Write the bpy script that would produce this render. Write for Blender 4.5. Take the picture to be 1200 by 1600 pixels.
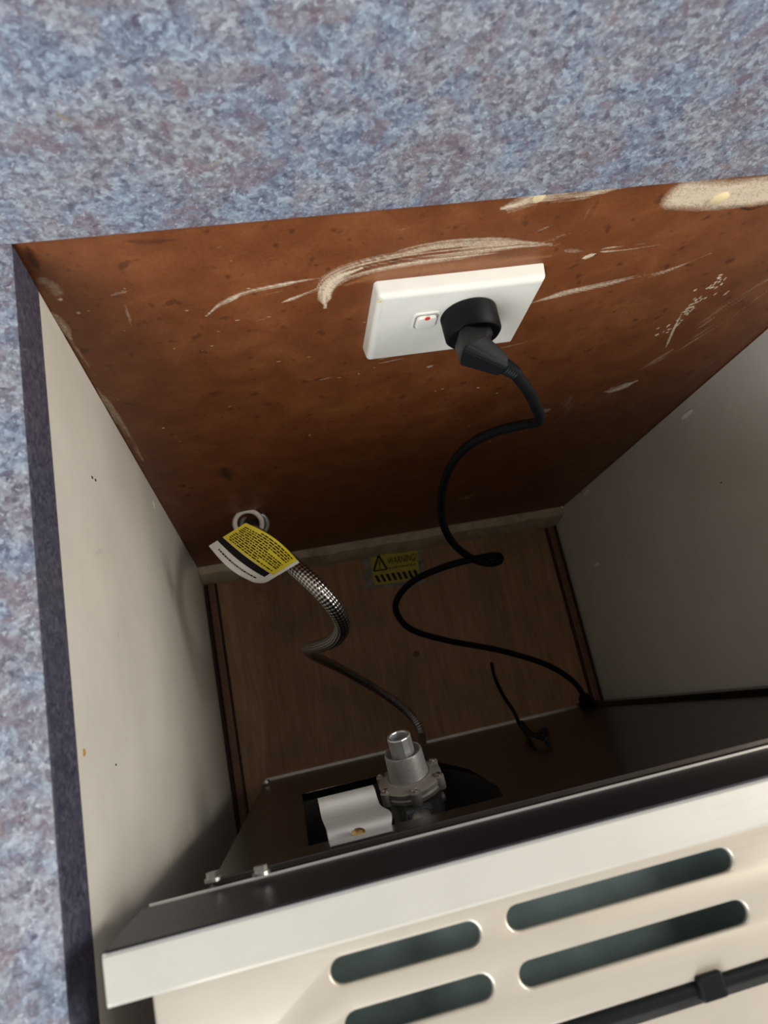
import bpy, bmesh, math, random
import numpy as np
from mathutils import Vector, Matrix
random.seed(7)
for o in list(bpy.data.objects): bpy.data.objects.remove(o)
SC = bpy.context.scene
COL = SC.collection
R = math.radians

# ------------------------------------------------------------------ camera, world, light, exposure
CAM_POS = Vector((0.09950, -0.26271, 0.33108))
CAM_ROT = Matrix(((0.97368, 0.15724, -0.16499), (-0.19759, 0.94316, -0.26721), (0.11360, 0.29278, 0.94941)))
FPX = 1150.5
cd = bpy.data.cameras.new('camera'); cam = bpy.data.objects.new('camera', cd); COL.objects.link(cam)
cd.sensor_fit = 'VERTICAL'; cd.sensor_height = 36; cd.sensor_width = 27; cd.lens = FPX/1600*36
cd.clip_start = 0.01
cd.dof.use_dof = True; cd.dof.focus_distance = 0.56; cd.dof.aperture_fstop = 11.0
cam.matrix_world = Matrix.Translation(CAM_POS) @ CAM_ROT.to_4x4()
SC.camera = cam

W = bpy.data.worlds.new('room_light'); SC.world = W; W.use_nodes = True
bg = W.node_tree.nodes['Background']; bg.inputs[0].default_value = (1.0, 0.95, 0.87, 1); bg.inputs[1].default_value = 0.37

def area_light(name, pos, target, size, power, color):
    l = bpy.data.lights.new(name, 'AREA'); l.shape = 'SQUARE'; l.size = size; l.energy = power; l.color = color
    o = bpy.data.objects.new(name, l); COL.objects.link(o)
    o.location = pos
    o.rotation_euler = (Vector(target)-Vector(pos)).to_track_quat('-Z', 'Y').to_euler()
    return o
area_light('window_light', (-0.55, -1.50, 0.85), (0.30, 0.0, -0.05), 0.9, 34, (0.92, 0.96, 1.0))
area_light('right_fill_light', (1.50, -0.12, 0.86), (0.05, -0.15, -0.2), 0.75, 31, (1.0, 0.94, 0.85))  # unseen lamp added low on the right to brighten the left panel
SC.view_settings.view_transform = 'Standard'; SC.view_settings.look = 'None'
SC.view_settings.gamma = 1; SC.view_settings.use_curve_mapping = False
SC.view_settings.exposure = 0.0

# ------------------------------------------------------------------ pinhole helpers (where a seen point lies in the room)
def ray(px): return CAM_ROT @ Vector(((px[0]-600)/FPX, -(px[1]-800)/FPX, -1.0))
def on_z(px, z): d = ray(px); return CAM_POS + d*((z-CAM_POS.z)/d.z)
def on_y(px, y=0.0): d = ray(px); return CAM_POS + d*((y-CAM_POS.y)/d.y)
def on_x(px, x=0.0): d = ray(px); return CAM_POS + d*((x-CAM_POS.x)/d.x)
def at_depth(px, t): return CAM_POS + ray(px)*t

# ------------------------------------------------------------------ material helpers
class NT:
    def __init__(s, name):
        s.m = bpy.data.materials.new(name); s.m.use_nodes = True; s.t = s.m.node_tree; s.n = s.t.nodes
        s.b = s.n['Principled BSDF']; s._pos = None
    def link(s, a, b): s.t.links.new(a, b)
    def node(s, kind, **kw):
        x = s.n.new(kind)
        for k, v in kw.items(): setattr(x, k, v)
        return x
    def setin(s, sock, v):
        if isinstance(v, bpy.types.NodeSocket): s.link(v, sock)
        else: sock.default_value = v
    def obj(s):
        if s._pos is None: s._pos = s.node('ShaderNodeTexCoord').outputs['Object']
        return s._pos
    def mapping(s, scale=(1,1,1), vec=None):
        x = s.node('ShaderNodeMapping'); s.link(vec or s.obj(), x.inputs[0]); x.inputs['Scale'].default_value = scale
        return x.outputs[0]
    def noise(s, scale, detail=3, rough=0.5, dist=0.0, vec=None, out='Fac'):
        x = s.node('ShaderNodeTexNoise'); s.link(vec or s.obj(), x.inputs['Vector'])
        x.inputs['Scale'].default_value = scale; x.inputs['Detail'].default_value = detail
        x.inputs['Roughness'].default_value = rough; x.inputs['Distortion'].default_value = dist
        return x.outputs[out]
    def voronoi(s, scale, vec=None, out='Distance'):
        x = s.node('ShaderNodeTexVoronoi'); s.link(vec or s.obj(), x.inputs['Vector']); x.inputs['Scale'].default_value = scale
        return x.outputs[out]
    def ramp(s, fac, stops, interp='LINEAR'):
        x = s.node('ShaderNodeValToRGB'); s.link(fac, x.inputs[0]); e = x.color_ramp.elements; x.color_ramp.interpolation = interp
        while len(e) < len(stops): e.new(0.5)
        for el, (p, c) in zip(e, stops):
            el.position = p; el.color = (c, c, c, 1) if not isinstance(c, (tuple, list)) else (*c, 1)
        return x.outputs[0]
    def mix(s, fac, a, b, mode='MIX'):
        x = s.node('ShaderNodeMix', data_type='RGBA', blend_type=mode)
        s.setin(x.inputs[0], fac)
        for sock, v in ((x.inputs[6], a), (x.inputs[7], b)):
            if isinstance(v, (tuple, list)): v = (*v, 1)
            s.setin(sock, v)
        return x.outputs[2]
    def math(s, op, a, b=0.0):
        x = s.node('ShaderNodeMath', operation=op); s.setin(x.inputs[0], a); s.setin(x.inputs[1], b); return x.outputs[0]
    def bump(s, h, strength=0.2, dist=0.001):
        x = s.node('ShaderNodeBump'); x.inputs['Strength'].default_value = strength; x.inputs['Distance'].default_value = dist
        s.link(h, x.inputs['Height']); s.link(x.outputs[0], s.b.inputs['Normal'])
    def set(s, color=None, rough=None, metal=None, spec=None):
        if color is not None:
            if isinstance(color, (tuple, list)): color = (*color, 1)
            s.setin(s.b.inputs['Base Color'], color)
        if rough is not None: s.setin(s.b.inputs['Roughness'], rough)
        if metal is not None: s.setin(s.b.inputs['Metallic'], metal)
        if spec is not None: s.b.inputs['Specular IOR Level'].default_value = spec
        return s.m

def laminate_mat():
    t = NT('speckled_laminate')
    nz = t.noise(120, 3, 0.6, out='Color')
    wv = t.node('ShaderNodeVectorMath', operation='SCALE'); t.link(nz, wv.inputs[0]); wv.inputs['Scale'].default_value = 0.006
    av = t.node('ShaderNodeVectorMath', operation='ADD'); t.link(t.obj(), av.inputs[0]); t.link(wv.outputs[0], av.inputs[1])
    def cells(scale):
        sc = t.node('ShaderNodeSeparateColor'); t.link(t.voronoi(scale, vec=av.outputs[0], out='Color'), sc.inputs[0]); return sc.outputs[0]
    chips = t.math('ADD', t.math('MULTIPLY', cells(300), 0.55), t.math('MULTIPLY', cells(560), 0.45))
    f1 = t.math('ADD', t.math('MULTIPLY', chips, 0.48), t.math('MULTIPLY', t.noise(190, 5, 0.7, 0.4), 0.52))
    base = t.ramp(f1, [(0.22, (0.095, 0.087, 0.113)), (0.38, (0.170, 0.162, 0.192)), (0.52, (0.248, 0.25, 0.283)), (0.72, (0.39, 0.41, 0.44))])
    blue = t.ramp(t.noise(26, 3, 0.6, 0.6), [(0.42, 0.0), (0.62, 1.0)])
    c = t.mix(t.math('MULTIPLY', blue, 0.75), base, (0.36, 0.50, 0.62), 'SOFT_LIGHT')
    mv = NT.mapping(t, (1, 1, 1))
    mauve = t.ramp(t.noise(38, 4, 0.65, 0.8, vec=t.mapping((1.0, 1.2, 1.1))), [(0.52, 0.0), (0.66, 1.0)])
    c = t.mix(t.math('MULTIPLY', mauve, 0.6), c, (0.17, 0.115, 0.14))
    sp = t.node('ShaderNodeVectorMath', operation='ADD'); t.link(t.obj(), sp.inputs[0]); sp.inputs[1].default_value = (3.1, 1.7, 0.4)
    rust = t.ramp(t.noise(60, 3, 0.6, 0.5, vec=sp.outputs[0]), [(0.60, 0.0), (0.70, 1.0)])
    c = t.mix(t.math('MULTIPLY', rust, 0.5), c, (0.20, 0.125, 0.13))
    sp2 = t.node('ShaderNodeVectorMath', operation='ADD'); t.link(t.obj(), sp2.inputs[0]); sp2.inputs[1].default_value = (7.3, 2.2, 5.0)
    och = t.ramp(t.noise(70, 2, 0.5, 0.4, vec=sp2.outputs[0]), [(0.70, 0.0), (0.76, 1.0)])
    c = t.mix(t.math('MULTIPLY', och, 0.5), c, (0.30, 0.23, 0.12))
    fleck = t.ramp(t.noise(520, 2, 0.5, 0.8), [(0.62, 0.0), (0.68, 1.0)])
    c = t.mix(t.math('MULTIPLY', fleck, 0.45), c, (0.62, 0.66, 0.72))
    dk = t.ramp(t.noise(210, 2, 0.5, 0.5, vec=sp.outputs[0]), [(0.66, 0.0), (0.71, 1.0)])
    c = t.mix(t.math('MULTIPLY', dk, 0.6), c, (0.06, 0.055, 0.10))
    t.bump(f1, 0.05, 0.0004)
    return t.set(c, 0.42, spec=0.4)
def edging_mat():
    t = NT('dark_blue_edging')
    f = t.noise(180, 4, 0.6, 2.0)
    c = t.ramp(f, [(0.30, (0.03, 0.033, 0.058)), (0.50, (0.065, 0.068, 0.105)), (0.72, (0.14, 0.14, 0.19))])
    return t.set(c, 0.38)
def hardboard_mat():
    t = NT('brown_hardboard')
    f = t.noise(30, 5, 0.6, 0.4)
    c = t.ramp(f, [(0.30, (0.15, 0.044, 0.014)), (0.52, (0.195, 0.061, 0.020)), (0.72, (0.25, 0.086, 0.029))])
    g = t.ramp(t.noise(420, 3, 0.6), [(0.35, 0.88), (0.6, 1.02)])
    c = t.mix(1.0, c, g, 'MULTIPLY')
    spots = t.ramp(t.noise(95, 2, 0.4), [(0.30, 1.0), (0.36, 0.0)])
    c = t.mix(t.math('MULTIPLY', spots, 0.55), c, (0.05, 0.018, 0.008))
    a = t.node('ShaderNodeAttribute', attribute_name='wear'); sepa = t.node('ShaderNodeSeparateColor'); t.link(a.outputs['Color'], sepa.inputs[0])
    c = t.mix(sepa.outputs[1], c, (0.025, 0.010, 0.006))
    c = t.mix(sepa.outputs[2], c, (0.36, 0.15, 0.06))
    brk = t.math('ADD', t.math('MULTIPLY', t.noise(900, 3, 0.7), 0.9), t.math('MULTIPLY', t.noise(160, 4, 0.7), 0.7))
    wf = t.ramp(t.math('MULTIPLY', sepa.outputs[0], brk), [(0.10, 0.0), (0.62, 0.95)])
    c = t.mix(wf, c, (0.76, 0.63, 0.46))
    t.bump(t.noise(600, 2, 0.5), 0.12, 0.0004)
    return t.set(c, 0.46, spec=0.35)
def white_panel_mat():
    t = NT('cream_white_panel')
    f = t.noise(14, 4, 0.6)
    c = t.ramp(f, [(0.3, (0.68, 0.655, 0.585)), (0.7, (0.76, 0.735, 0.66))])
    sc = t.ramp(t.noise(45, 4, 0.7, 1.5, vec=t.mapping((1, 1, 0.4))), [(0.66, 0.0), (0.74, 1.0)])
    c = t.mix(t.math('MULTIPLY', sc, 0.22), c, (0.24, 0.21, 0.17))
    t.bump(t.noise(60, 3), 0.05, 0.001)
    return t.set(c, 0.40, spec=0.4)
def ply_mat():
    t = NT('plywood')
    v = t.mapping((14, 1.3, 14))
    f = t.noise(9, 5, 0.6, 0.8, vec=v)
    c = t.ramp(f, [(0.3, (0.26, 0.135, 0.062)), (0.7, (0.42, 0.23, 0.115))])
    dirt = t.ramp(t.noise(12, 4, 0.6), [(0.45, 0.0), (0.75, 1.0)])
    c = t.mix(t.math('MULTIPLY', dirt, 0.4), c, (0.09, 0.05, 0.03))
    return t.set(c, 0.55)
def wood_mat(name, col, rough=0.6, stain=(0.2, 0.13, 0.08)):
    t = NT(name)
    f = t.noise(40, 4, 0.65, 0.5)
    c = t.mix(t.ramp(f, [(0.4, 0.0), (0.75, 0.7)]), col, stain)
    return t.set(c, rough)
def plain(name, col, rough=0.4, metal=0.0, spec=0.5, var=0.12, scale=60, bump=0.0):
    t = NT(name)
    f = t.noise(scale, 3, 0.6)
    d = tuple(max(0, x*(1-var)) for x in col); u = tuple(min(1, x*(1+var)) for x in col)
    c = t.ramp(f, [(0.3, d), (0.7, u)])
    if bump: t.bump(f, bump, 0.0005)
    return t.set(c, rough, metal, spec)
def brushed(name, col, rough, scale=(4, 220, 220), amt=0.10, metal=1.0):
    t = NT(name)
    f = t.noise(6, 4, 0.6, vec=t.mapping(scale))
    blot = t.noise(22, 4, 0.6)
    c = t.mix(t.ramp(blot, [(0.5, 0.0), (0.75, 0.35)]), col, tuple(x*0.75 for x in col))
    r = t.node('ShaderNodeMapRange'); t.link(f, r.inputs[0]); r.inputs[3].default_value = rough-amt; r.inputs[4].default_value = rough+amt
    t.bump(f, 0.04, 0.0003)
    return t.set(c, r.outputs[0], metal)
def braid_mat():
    t = NT('steel_braid')
    uv = t.node('ShaderNodeTexCoord').outputs['UV']; s = t.node('ShaderNodeSeparateXYZ'); t.link(uv, s.inputs[0])
    u = t.math('MULTIPLY', s.outputs[0], 2*math.pi*8); v = t.math('MULTIPLY', s.outputs[1], 2*math.pi*140)
    a = t.math('SINE', t.math('ADD', u, v)); b = t.math('SINE', t.math('SUBTRACT', u, v))
    h = t.math('MULTIPLY', a, b)
    c = t.ramp(t.math('ADD', t.math('MULTIPLY', h, 0.5), 0.5), [(0.30, (0.10, 0.095, 0.09)), (0.52, (0.50, 0.48, 0.45)), (0.8, (0.80, 0.78, 0.74))])
    t.bump(h, 0.5, 0.0008)
    return t.set(c, 0.30, 1.0)

M = dict(
    lam=laminate_mat(), edge=edging_mat(), seam=plain('dark_laminate_core', (0.035, 0.022, 0.018), 0.6),
    brown=hardboard_mat(), white=white_panel_mat(), ply=ply_mat(),
    cleat=wood_mat('pale_dusty_wood', (0.56, 0.47, 0.35)), trimw=wood_mat('red_brown_moulding', (0.17, 0.078, 0.038), 0.5, (0.10, 0.035, 0.02)),
    gap=plain('dark_gap', (0.03, 0.012, 0.008), 0.8),
    steel=brushed('stainless_trim', (0.74, 0.71, 0.64), 0.30, amt=0.05, metal=0.5), panel=brushed('stainless_hob', (0.58, 0.52, 0.435), 0.38, amt=0.06, metal=0.5),
    darksteel=brushed('dark_back_sheet', (0.10, 0.085, 0.075), 0.30), inner=plain('grey_green_enamel', (0.115, 0.16, 0.16), 0.45),
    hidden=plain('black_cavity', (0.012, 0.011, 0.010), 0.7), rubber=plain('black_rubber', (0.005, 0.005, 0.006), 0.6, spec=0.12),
    plug=plain('black_plastic', (0.006, 0.007, 0.008), 0.5, spec=0.13), gpo=plain('white_plastic', (0.78, 0.76, 0.69), 0.32, var=0.03),
    red=plain('red_marker', (0.75, 0.06, 0.04), 0.4), cast=plain('grey_zinc_casting', (0.38, 0.375, 0.365), 0.42, 0.5, bump=0.15, scale=400),
    castd=plain('dark_zinc_casting', (0.25, 0.235, 0.21), 0.45, 0.4, bump=0.15, scale=400),
    bright=plain('bright_pipe_metal', (0.62, 0.62, 0.62), 0.40, 0.8), galv=plain('galvanised_bracket', (0.66, 0.68, 0.66), 0.45, 0.25, scale=25),
    brass=plain('brass', (0.62, 0.47, 0.20), 0.35, 1.0), yellow=plain('yellow_print', (0.82, 0.66, 0.03), 0.45, var=0.05),
    black=plain('black_ink', (0.008, 0.008, 0.008), 0.6, spec=0.15), paper=plain('white_paper', (0.82, 0.80, 0.76), 0.5, var=0.04),
    tape=plain('grimy_tape', (0.22, 0.19, 0.15), 0.45, var=0.5, scale=90), oldyellow=plain('faded_yellow_print', (0.46, 0.36, 0.03), 0.5, var=0.12),
    filler=plain('cream_filler', (0.80, 0.64, 0.36), 0.6), drip=plain('white_paint', (0.90, 0.87, 0.80), 0.25),
    rail=plain('pale_aluminium', (0.62, 0.58, 0.50), 0.4, 0.6), chip=plain('orange_chip', (0.45, 0.24, 0.05), 0.6),
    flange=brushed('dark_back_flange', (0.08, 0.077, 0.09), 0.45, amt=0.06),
    crock=plain('off_white_ring', (0.74, 0.68, 0.62), 0.35), braid=braid_mat(), zinc=plain('zinc_bolt', (0.6, 0.59, 0.56), 0.3, 1.0),
)

# ------------------------------------------------------------------ mesh helpers
INV = {}
def link(name, me, mat, parent=None, smooth=False, mats=None):
    o = bpy.data.objects.new(name, me); COL.objects.link(o)
    for m in (mats or [mat]): me.materials.append(m)
    if parent is not None:
        o.parent = parent
    if smooth:
        me.polygons.foreach_set('use_smooth', [True]*len(me.polygons))
        try: me.set_sharp_from_angle(angle=R(38))
        except Exception: pass
    return o
def world_to(parent):
    """matrix taking world coordinates into the parent's own"""
    m = Matrix.Identity(4); p = parent
    while p is not None: m = p.matrix_basis @ m if True else m; p = p.parent
    return m.inverted()
def obj(name, bm, mat, parent=None, smooth=False, mats=None, local=False):
    if parent is not None and not local: bm.transform(world_to(parent))
    bmesh.ops.recalc_face_normals(bm, faces=bm.faces)
    me = bpy.data.meshes.new(name); bm.to_mesh(me); bm.free()
    return link(name, me, mat, parent, smooth, mats)
def empty(name, loc, label, cat, group=None, rz=0.0):
    o = bpy.data.objects.new(name, None); COL.objects.link(o); o.location = loc; o.rotation_euler = (0, 0, rz); o.empty_display_size = 0.02
    o.matrix_basis = Matrix.Translation(Vector(loc)) @ Matrix.Rotation(rz, 4, 'Z')
    return tag(o, label, cat, group)
def tag(o, label, cat, group=None):
    o['label'] = label; o['category'] = cat
    if group: o['group'] = group
    return o
def struct(o): o['kind'] = 'structure'; return o
def box(lo, hi, bevel=0.0, bm=None, seg=2):
    b = bm or bmesh.new()
    r = bmesh.ops.create_cube(b, size=1)
    lo = Vector(lo); hi = Vector(hi)
    for v in r['verts']: v.co = Vector([lo[i]+(v.co[i]+0.5)*(hi[i]-lo[i]) for i in range(3)])
    if bevel > 0:
        es = list({e for v in r['verts'] for e in v.link_edges})
        bmesh.ops.bevel(b, geom=es, offset=bevel, segments=seg, affect='EDGES', profile=0.5)
    return b
def frame(axis, up=None):
    z = Vector(axis).normalized(); a = Vector(up) if up else (Vector((0, 0, 1)) if abs(z.z) < 0.9 else Vector((1, 0, 0)))
    x = a.cross(z).normalized(); y = z.cross(x)
    return Matrix((x, y, z)).transposed()
def lathe(profile, origin, axis, n=32, bm=None, caps=True, up=None):
    """profile: (radius, distance along axis)"""
    b = bm or bmesh.new(); F = frame(axis, up); o = Vector(origin); rings = []
    for r, h in profile:
        rings.append([b.verts.new(o + F @ Vector((r*math.cos(2*math.pi*k/n), r*math.sin(2*math.pi*k/n), h))) for k in range(n)])
    for A, B in zip(rings, rings[1:]):
        for k in range(n): b.faces.new((A[k], A[(k+1) % n], B[(k+1) % n], B[k]))
    if caps: b.faces.new(rings[0][::-1]); b.faces.new(rings[-1])
    return b
def prism(poly, origin, axis, up, h, bm=None, bevel=0.0):
    b = bm or bmesh.new(); F = frame(axis, up); o = Vector(origin)
    A = [b.verts.new(o+F @ Vector((x, y, 0))) for x, y in poly]; B = [b.verts.new(o+F @ Vector((x, y, h))) for x, y in poly]
    n = len(poly); fs = [b.faces.new(A[::-1]), b.faces.new(B)]
    for k in range(n): fs.append(b.faces.new((A[k], A[(k+1) % n], B[(k+1) % n], B[k])))
    if bevel:
        es = list({e for f in fs for e in f.edges}); bmesh.ops.bevel(b, geom=es, offset=bevel, segments=2, affect='EDGES')
    return b
def hexpoly(r, n=6, a0=0.0): return [(r*math.cos(a0+2*math.pi*k/n), r*math.sin(a0+2*math.pi*k/n)) for k in range(n)]
def spline(pts, steps=10):
    """Catmull-Rom through points that may carry a radius as a 4th value"""
    P = [np.array(p, float) for p in pts]; P = [2*P[0]-P[1]] + P + [2*P[-1]-P[-2]]; out = []
    for i in range(1, len(P)-2):
        a, b, c, d = P[i-1:i+3]
        for k in range(steps):
            t = k/steps
            out.append(0.5*((2*b)+(-a+c)*t+(2*a-5*b+4*c-d)*t*t+(-a+3*b-3*c+d)*t**3))
    out.append(P[-2]); return out
def tube(pts, n=14, steps=10, bm=None, uv=False):
    """pts: (x,y,z,r)"""
    b = bm or bmesh.new(); S = spline(pts, steps); C = [Vector(s[:3]) for s in S]; rad = [s[3] for s in S]
    up = None; rings = []; L = [0.0]
    for i in range(1, len(C)): L.append(L[-1]+(C[i]-C[i-1]).length)
    for i, c in enumerate(C):
        t = (C[min(i+1, len(C)-1)]-C[max(i-1, 0)]).normalized()
        if up is None: up = Vector((0, 0, 1)) if abs(t.z) < 0.9 else Vector((1, 0, 0))
        x = (up-t*up.dot(t)).normalized(); y = t.cross(x); up = x
        rings.append([b.verts.new(c+(x*math.cos(2*math.pi*k/n)+y*math.sin(2*math.pi*k/n))*rad[i]) for k in range(n)])
    ul = b.loops.layers.uv.new('UVMap') if uv else None
    for i in range(len(rings)-1):
        A, B = rings[i], rings[i+1]
        for k in range(n):
            f = b.faces.new((A[k], A[(k+1) % n], B[(k+1) % n], B[k]))
            if uv:
                for lp, (uu, vv) in zip(f.loops, ((k/n, L[i]), ((k+1)/n, L[i]), ((k+1)/n, L[i+1]), (k/n, L[i+1]))): lp[ul].uv = (uu, vv)
    b.faces.new(rings[0][::-1]); b.faces.new(rings[-1])
    return b
def plate_with_holes(outline, holes, thick, bevel=0.0):
    """flat plate in XY (z from -thick to 0) with real holes; returns a bmesh"""
    cu = bpy.data.curves.new('plate', 'CURVE'); cu.dimensions = '2D'; cu.fill_mode = 'BOTH'
    cu.extrude = thick/2-bevel; cu.bevel_depth = bevel; cu.bevel_resolution = 2
    for poly in [outline]+holes:
        s = cu.splines.new('POLY'); s.points.add(len(poly)-1); s.use_cyclic_u = True
        for p, (x, y) in zip(s.points, poly): p.co = (x, y, 0, 1)
    o = bpy.data.objects.new('plate', cu); COL.objects.link(o)
    dg = bpy.context.evaluated_depsgraph_get(); me = bpy.data.meshes.new_from_object(o.evaluated_get(dg))
    b = bmesh.new(); b.from_mesh(me); bpy.data.objects.remove(o); bpy.data.curves.remove(cu); bpy.data.meshes.remove(me)
    bmesh.ops.remove_doubles(b, verts=b.verts, dist=1e-6)
    for v in b.verts: v.co.z -= thick/2
    return b
def capsule(x0, y0, x1, y1, r, n=8):
    a = math.atan2(y1-y0, x1-x0); out = []
    for k in range(n+1): t = a-math.pi/2+math.pi*k/n; out.append((x1+r*math.cos(t), y1+r*math.sin(t)))
    for k in range(n+1): t = a+math.pi/2+math.pi*k/n; out.append((x0+r*math.cos(t), y0+r*math.sin(t)))
    return out

# ------------------------------------------------------------------ the setting
WX = 0.566; ZF = -0.782; TB = 0.040
# brown back wall: dense grid that carries its scratches, filler and stains as painted wear
def back_wall():
    xs = np.linspace(-0.010, WX+0.010, 560)
    zs = np.concatenate([np.linspace(-0.0004, -0.30, 330), np.linspace(-0.30, -0.738, 150)[1:]])
    X, Z = np.meshgrid(xs, zs); nx, nz = len(xs), len(zs)
    wear = np.zeros((nz, nx, 3))
    rng = np.random.RandomState(3)
    def vn(x, seed):
        r = np.random.RandomState(seed).rand(4096); i = np.floor(x).astype(int); f = x-i; f = f*f*(3-2*f)
        return r[i % 4096]*(1-f)+r[(i+1) % 4096]*f
    def stroke(px, w_px, inten, streak=1.0, ch=0, soft=0.5, seed=0, taper=True, along=0.02):
        P = [on_y(p) for p in px]; P = np.array([(p.x, p.z) for p in P])
        if len(P) > 2: P = np.array([q[:2] for q in spline([tuple(p) for p in P], 8)])
        # real width from apparent width at mid stroke
        mid = px[len(px)//2]; d = (on_y((mid[0], mid[1]-w_px/2))-on_y((mid[0], mid[1]+w_px/2))).length
        dh = (on_y((mid[0]-w_px/2, mid[1]))-on_y((mid[0]+w_px/2, mid[1]))).length
        T = P[-1]-P[0]; T = T/np.linalg.norm(T); w = abs(T[0])*d+abs(T[1])*dh
        bx = (X > P[:, 0].min()-w) & (X < P[:, 0].max()+w) & (Z > P[:, 1].min()-w) & (Z < P[:, 1].max()+w)
        x = X[bx]; z = Z[bx]
        best = np.full(x.shape, 1e9); sd = np.zeros_like(best); al = np.zeros_like(best); acc = 0.0
        segs = list(zip(P, P[1:])); tot = sum(np.linalg.norm(b-a) for a, b in segs)
        for a, b in segs:
            L = np.linalg.norm(b-a)+1e-9; u = (b-a)/L
            t = np.clip((x-a[0])*u[0]+(z-a[1])*u[1], 0, L); dx = x-a[0]-u[0]*t; dz = z-a[1]-u[1]*t
            dd = np.hypot(dx, dz); m = dd < best; best[m] = dd[m]; sd[m] = (dx*u[1]-dz*u[0])[m]; al[m] = (acc+t)[m]; acc += L
        s = al/tot
        ww = w*0.5*(np.clip(np.minimum(s*6, (1-s)*3), 0.25, 1) if taper else 1.0)
        v = np.clip((1-best/ww)/soft, 0, 1)
        lane = vn(sd/0.0007+50+al*2, seed*7+1)*0.6+vn(sd/0.0022+90, seed*7+2)*0.4
        lng = vn(al/along+sd*120+30, seed*7+3)
        k = (1-streak)+streak*np.clip((lane*0.75+lng*0.55-0.52)*3.2, 0, 1)
        gr = 0.75+0.5*rng.rand(*x.shape)
        val = np.clip(v*k*inten*gr, 0, 0.95)
        sub = wear[..., ch]; sub[bx] = np.maximum(sub[bx], val)
    # pale orange cleaned band above the outlet, then the big plaster swipe
    stroke([(540, 445), (620, 424), (740, 412), (860, 400)], 22, 0.6, 0.3, ch=2, soft=0.8, seed=30)
    stroke([(508, 480), (506, 458), (522, 436), (560, 420), (625, 406), (700, 396), (790, 387), (860, 382)], 27, 0.62, 0.95, soft=0.5, seed=1, along=0.07)
    stroke([(508, 478), (508, 458), (526, 436), (565, 419)], 16, 0.9, 0.5, seed=2)
    stroke([(590, 405), (680, 384), (770, 378), (850, 380)], 18, 0.5, 0.9, seed=3, along=0.04)
    stroke([(322, 494), (350, 472), (385, 457), (440, 445), (520, 431)], 7, 0.75, 0.7, seed=4)
    stroke([(344, 476), (378, 458)], 8, 0.8, 0.6, seed=5)
    stroke([(440, 473), (478, 459), (522, 440)], 6, 0.7, 0.7, seed=6)
    stroke([(785, 325), (830, 312), (900, 303), (980, 292)], 34, 0.6, 0.75, soft=0.8, seed=7)
    stroke([(785, 326), (815, 318), (835, 305)], 20, 0.7, 0.5, soft=0.8, seed=8)
    stroke([(1070, 303), (1120, 305), (1170, 300), (1215, 296)], 44, 0.95, 0.25, soft=0.6, seed=9, taper=False)
    stroke([(1120, 325), (1150, 322), (1172, 327), (1200, 318)], 4, 0.9, 0.3, ch=1, seed=10, taper=False)
    stroke([(1135, 306), (1160, 304), (1185, 298)], 3, 0.6, 0.3, ch=1, seed=12)
    stroke([(828, 474), (880, 459), (950, 444), (1040, 424), (1110, 396)], 10, 0.55, 0.85, seed=11)
    stroke([(930, 392), (990, 386), (1055, 376)], 12, 0.6, 0.9, seed=13)
    stroke([(910, 404), (932, 396)], 6, 0.8, 0.5, seed=14)
    stroke([(880, 391), (912, 393)], 7, 0.6, 0.6, seed=15)
    stroke([(850, 378), (875, 370), (905, 348), (928, 312)], 8, 0.45, 0.8, seed=16)
    stroke([(838, 362), (862, 352)], 4, 0.6, 0.6, seed=17)
    for k in range(46):
        t = rng.rand(); x = 1030+t*105+rng.randn()*5; y = 523-t*92+rng.randn()*4
        stroke([(x, y), (x+3+rng.rand()*5, y-2-rng.rand()*4)], 2.6, 0.85, 0.2, seed=40+k)
    stroke([(1040, 544), (1052, 516), (1066, 488)], 3, 0.75, 0.3, seed=18)
    stroke([(945, 612), (968, 606), (995, 595)], 9, 0.7, 0.7, seed=19)
    stroke([(1000, 578), (1080, 532), (1200, 455)], 12, 0.3, 0.85, seed=20)
    stroke([(1085, 512), (1150, 468), (1210, 430)], 16, 0.32, 0.9, seed=21)
    stroke([(1090, 514), (1115, 497)], 4, 0.6, 0.6, seed=22)
    stroke([(1130, 462), (1142, 452)], 3, 0.7, 0.4, seed=23)
    stroke([(900, 690), (1000, 632), (1180, 520)], 26, 0.16, 0.8, seed=24)
    stroke([(838, 647), (862, 638)], 8, 0.8, 0.5, seed=25)
    stroke([(810, 662), (860, 655), (890, 622)], 26, 0.22, 0.7, seed=26)
    stroke([(712, 779), (745, 775)], 7, 0.5, 0.6, seed=27)
    for dy in (0, 6, 11): stroke([(580+dy, 557+dy), (625+dy, 548+dy)], 3, 0.3, 0.7, seed=28+dy)
    stroke([(666, 574), (678, 571)], 4, 0.6, 0.4, seed=31)
    # left corner: torn paper face, pale scuffs and stains
    stroke([(66, 438), (82, 446), (90, 458)], 22, 0.6, 0.5, soft=0.8, seed=32, taper=False)
    stroke([(80, 488), (98, 512), (112, 530)], 26, 0.75, 0.5, soft=0.7, seed=33)
    stroke([(86, 500), (125, 556), (160, 604)], 12, 0.35, 0.8, seed=34)
    stroke([(150, 606), (180, 650), (225, 722)], 18, 0.4, 0.85, seed=35)
    stroke([(92, 470), (96, 466)], 5, 0.9, 0.2, seed=36); stroke([(120, 489), (126, 489)], 4, 0.9, 0.2, seed=37)
    stroke([(170, 462), (205, 453)], 6, 0.25, 0.8, seed=38); stroke([(196, 478), (206, 510)], 6, 0.25, 0.8, seed=39)
    stroke([(205, 606), (225, 620)], 8, 0.15, 0.8, seed=41)
    for k in range(48):
        x = 110+rng.rand()*700; y = 400+rng.rand()*300
        stroke([(x, y), (x+2+rng.rand()*4, y-1)], 1.5+rng.rand()*1.0, 0.3+0.5*rng.rand(), 0.1, seed=100+k)
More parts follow.
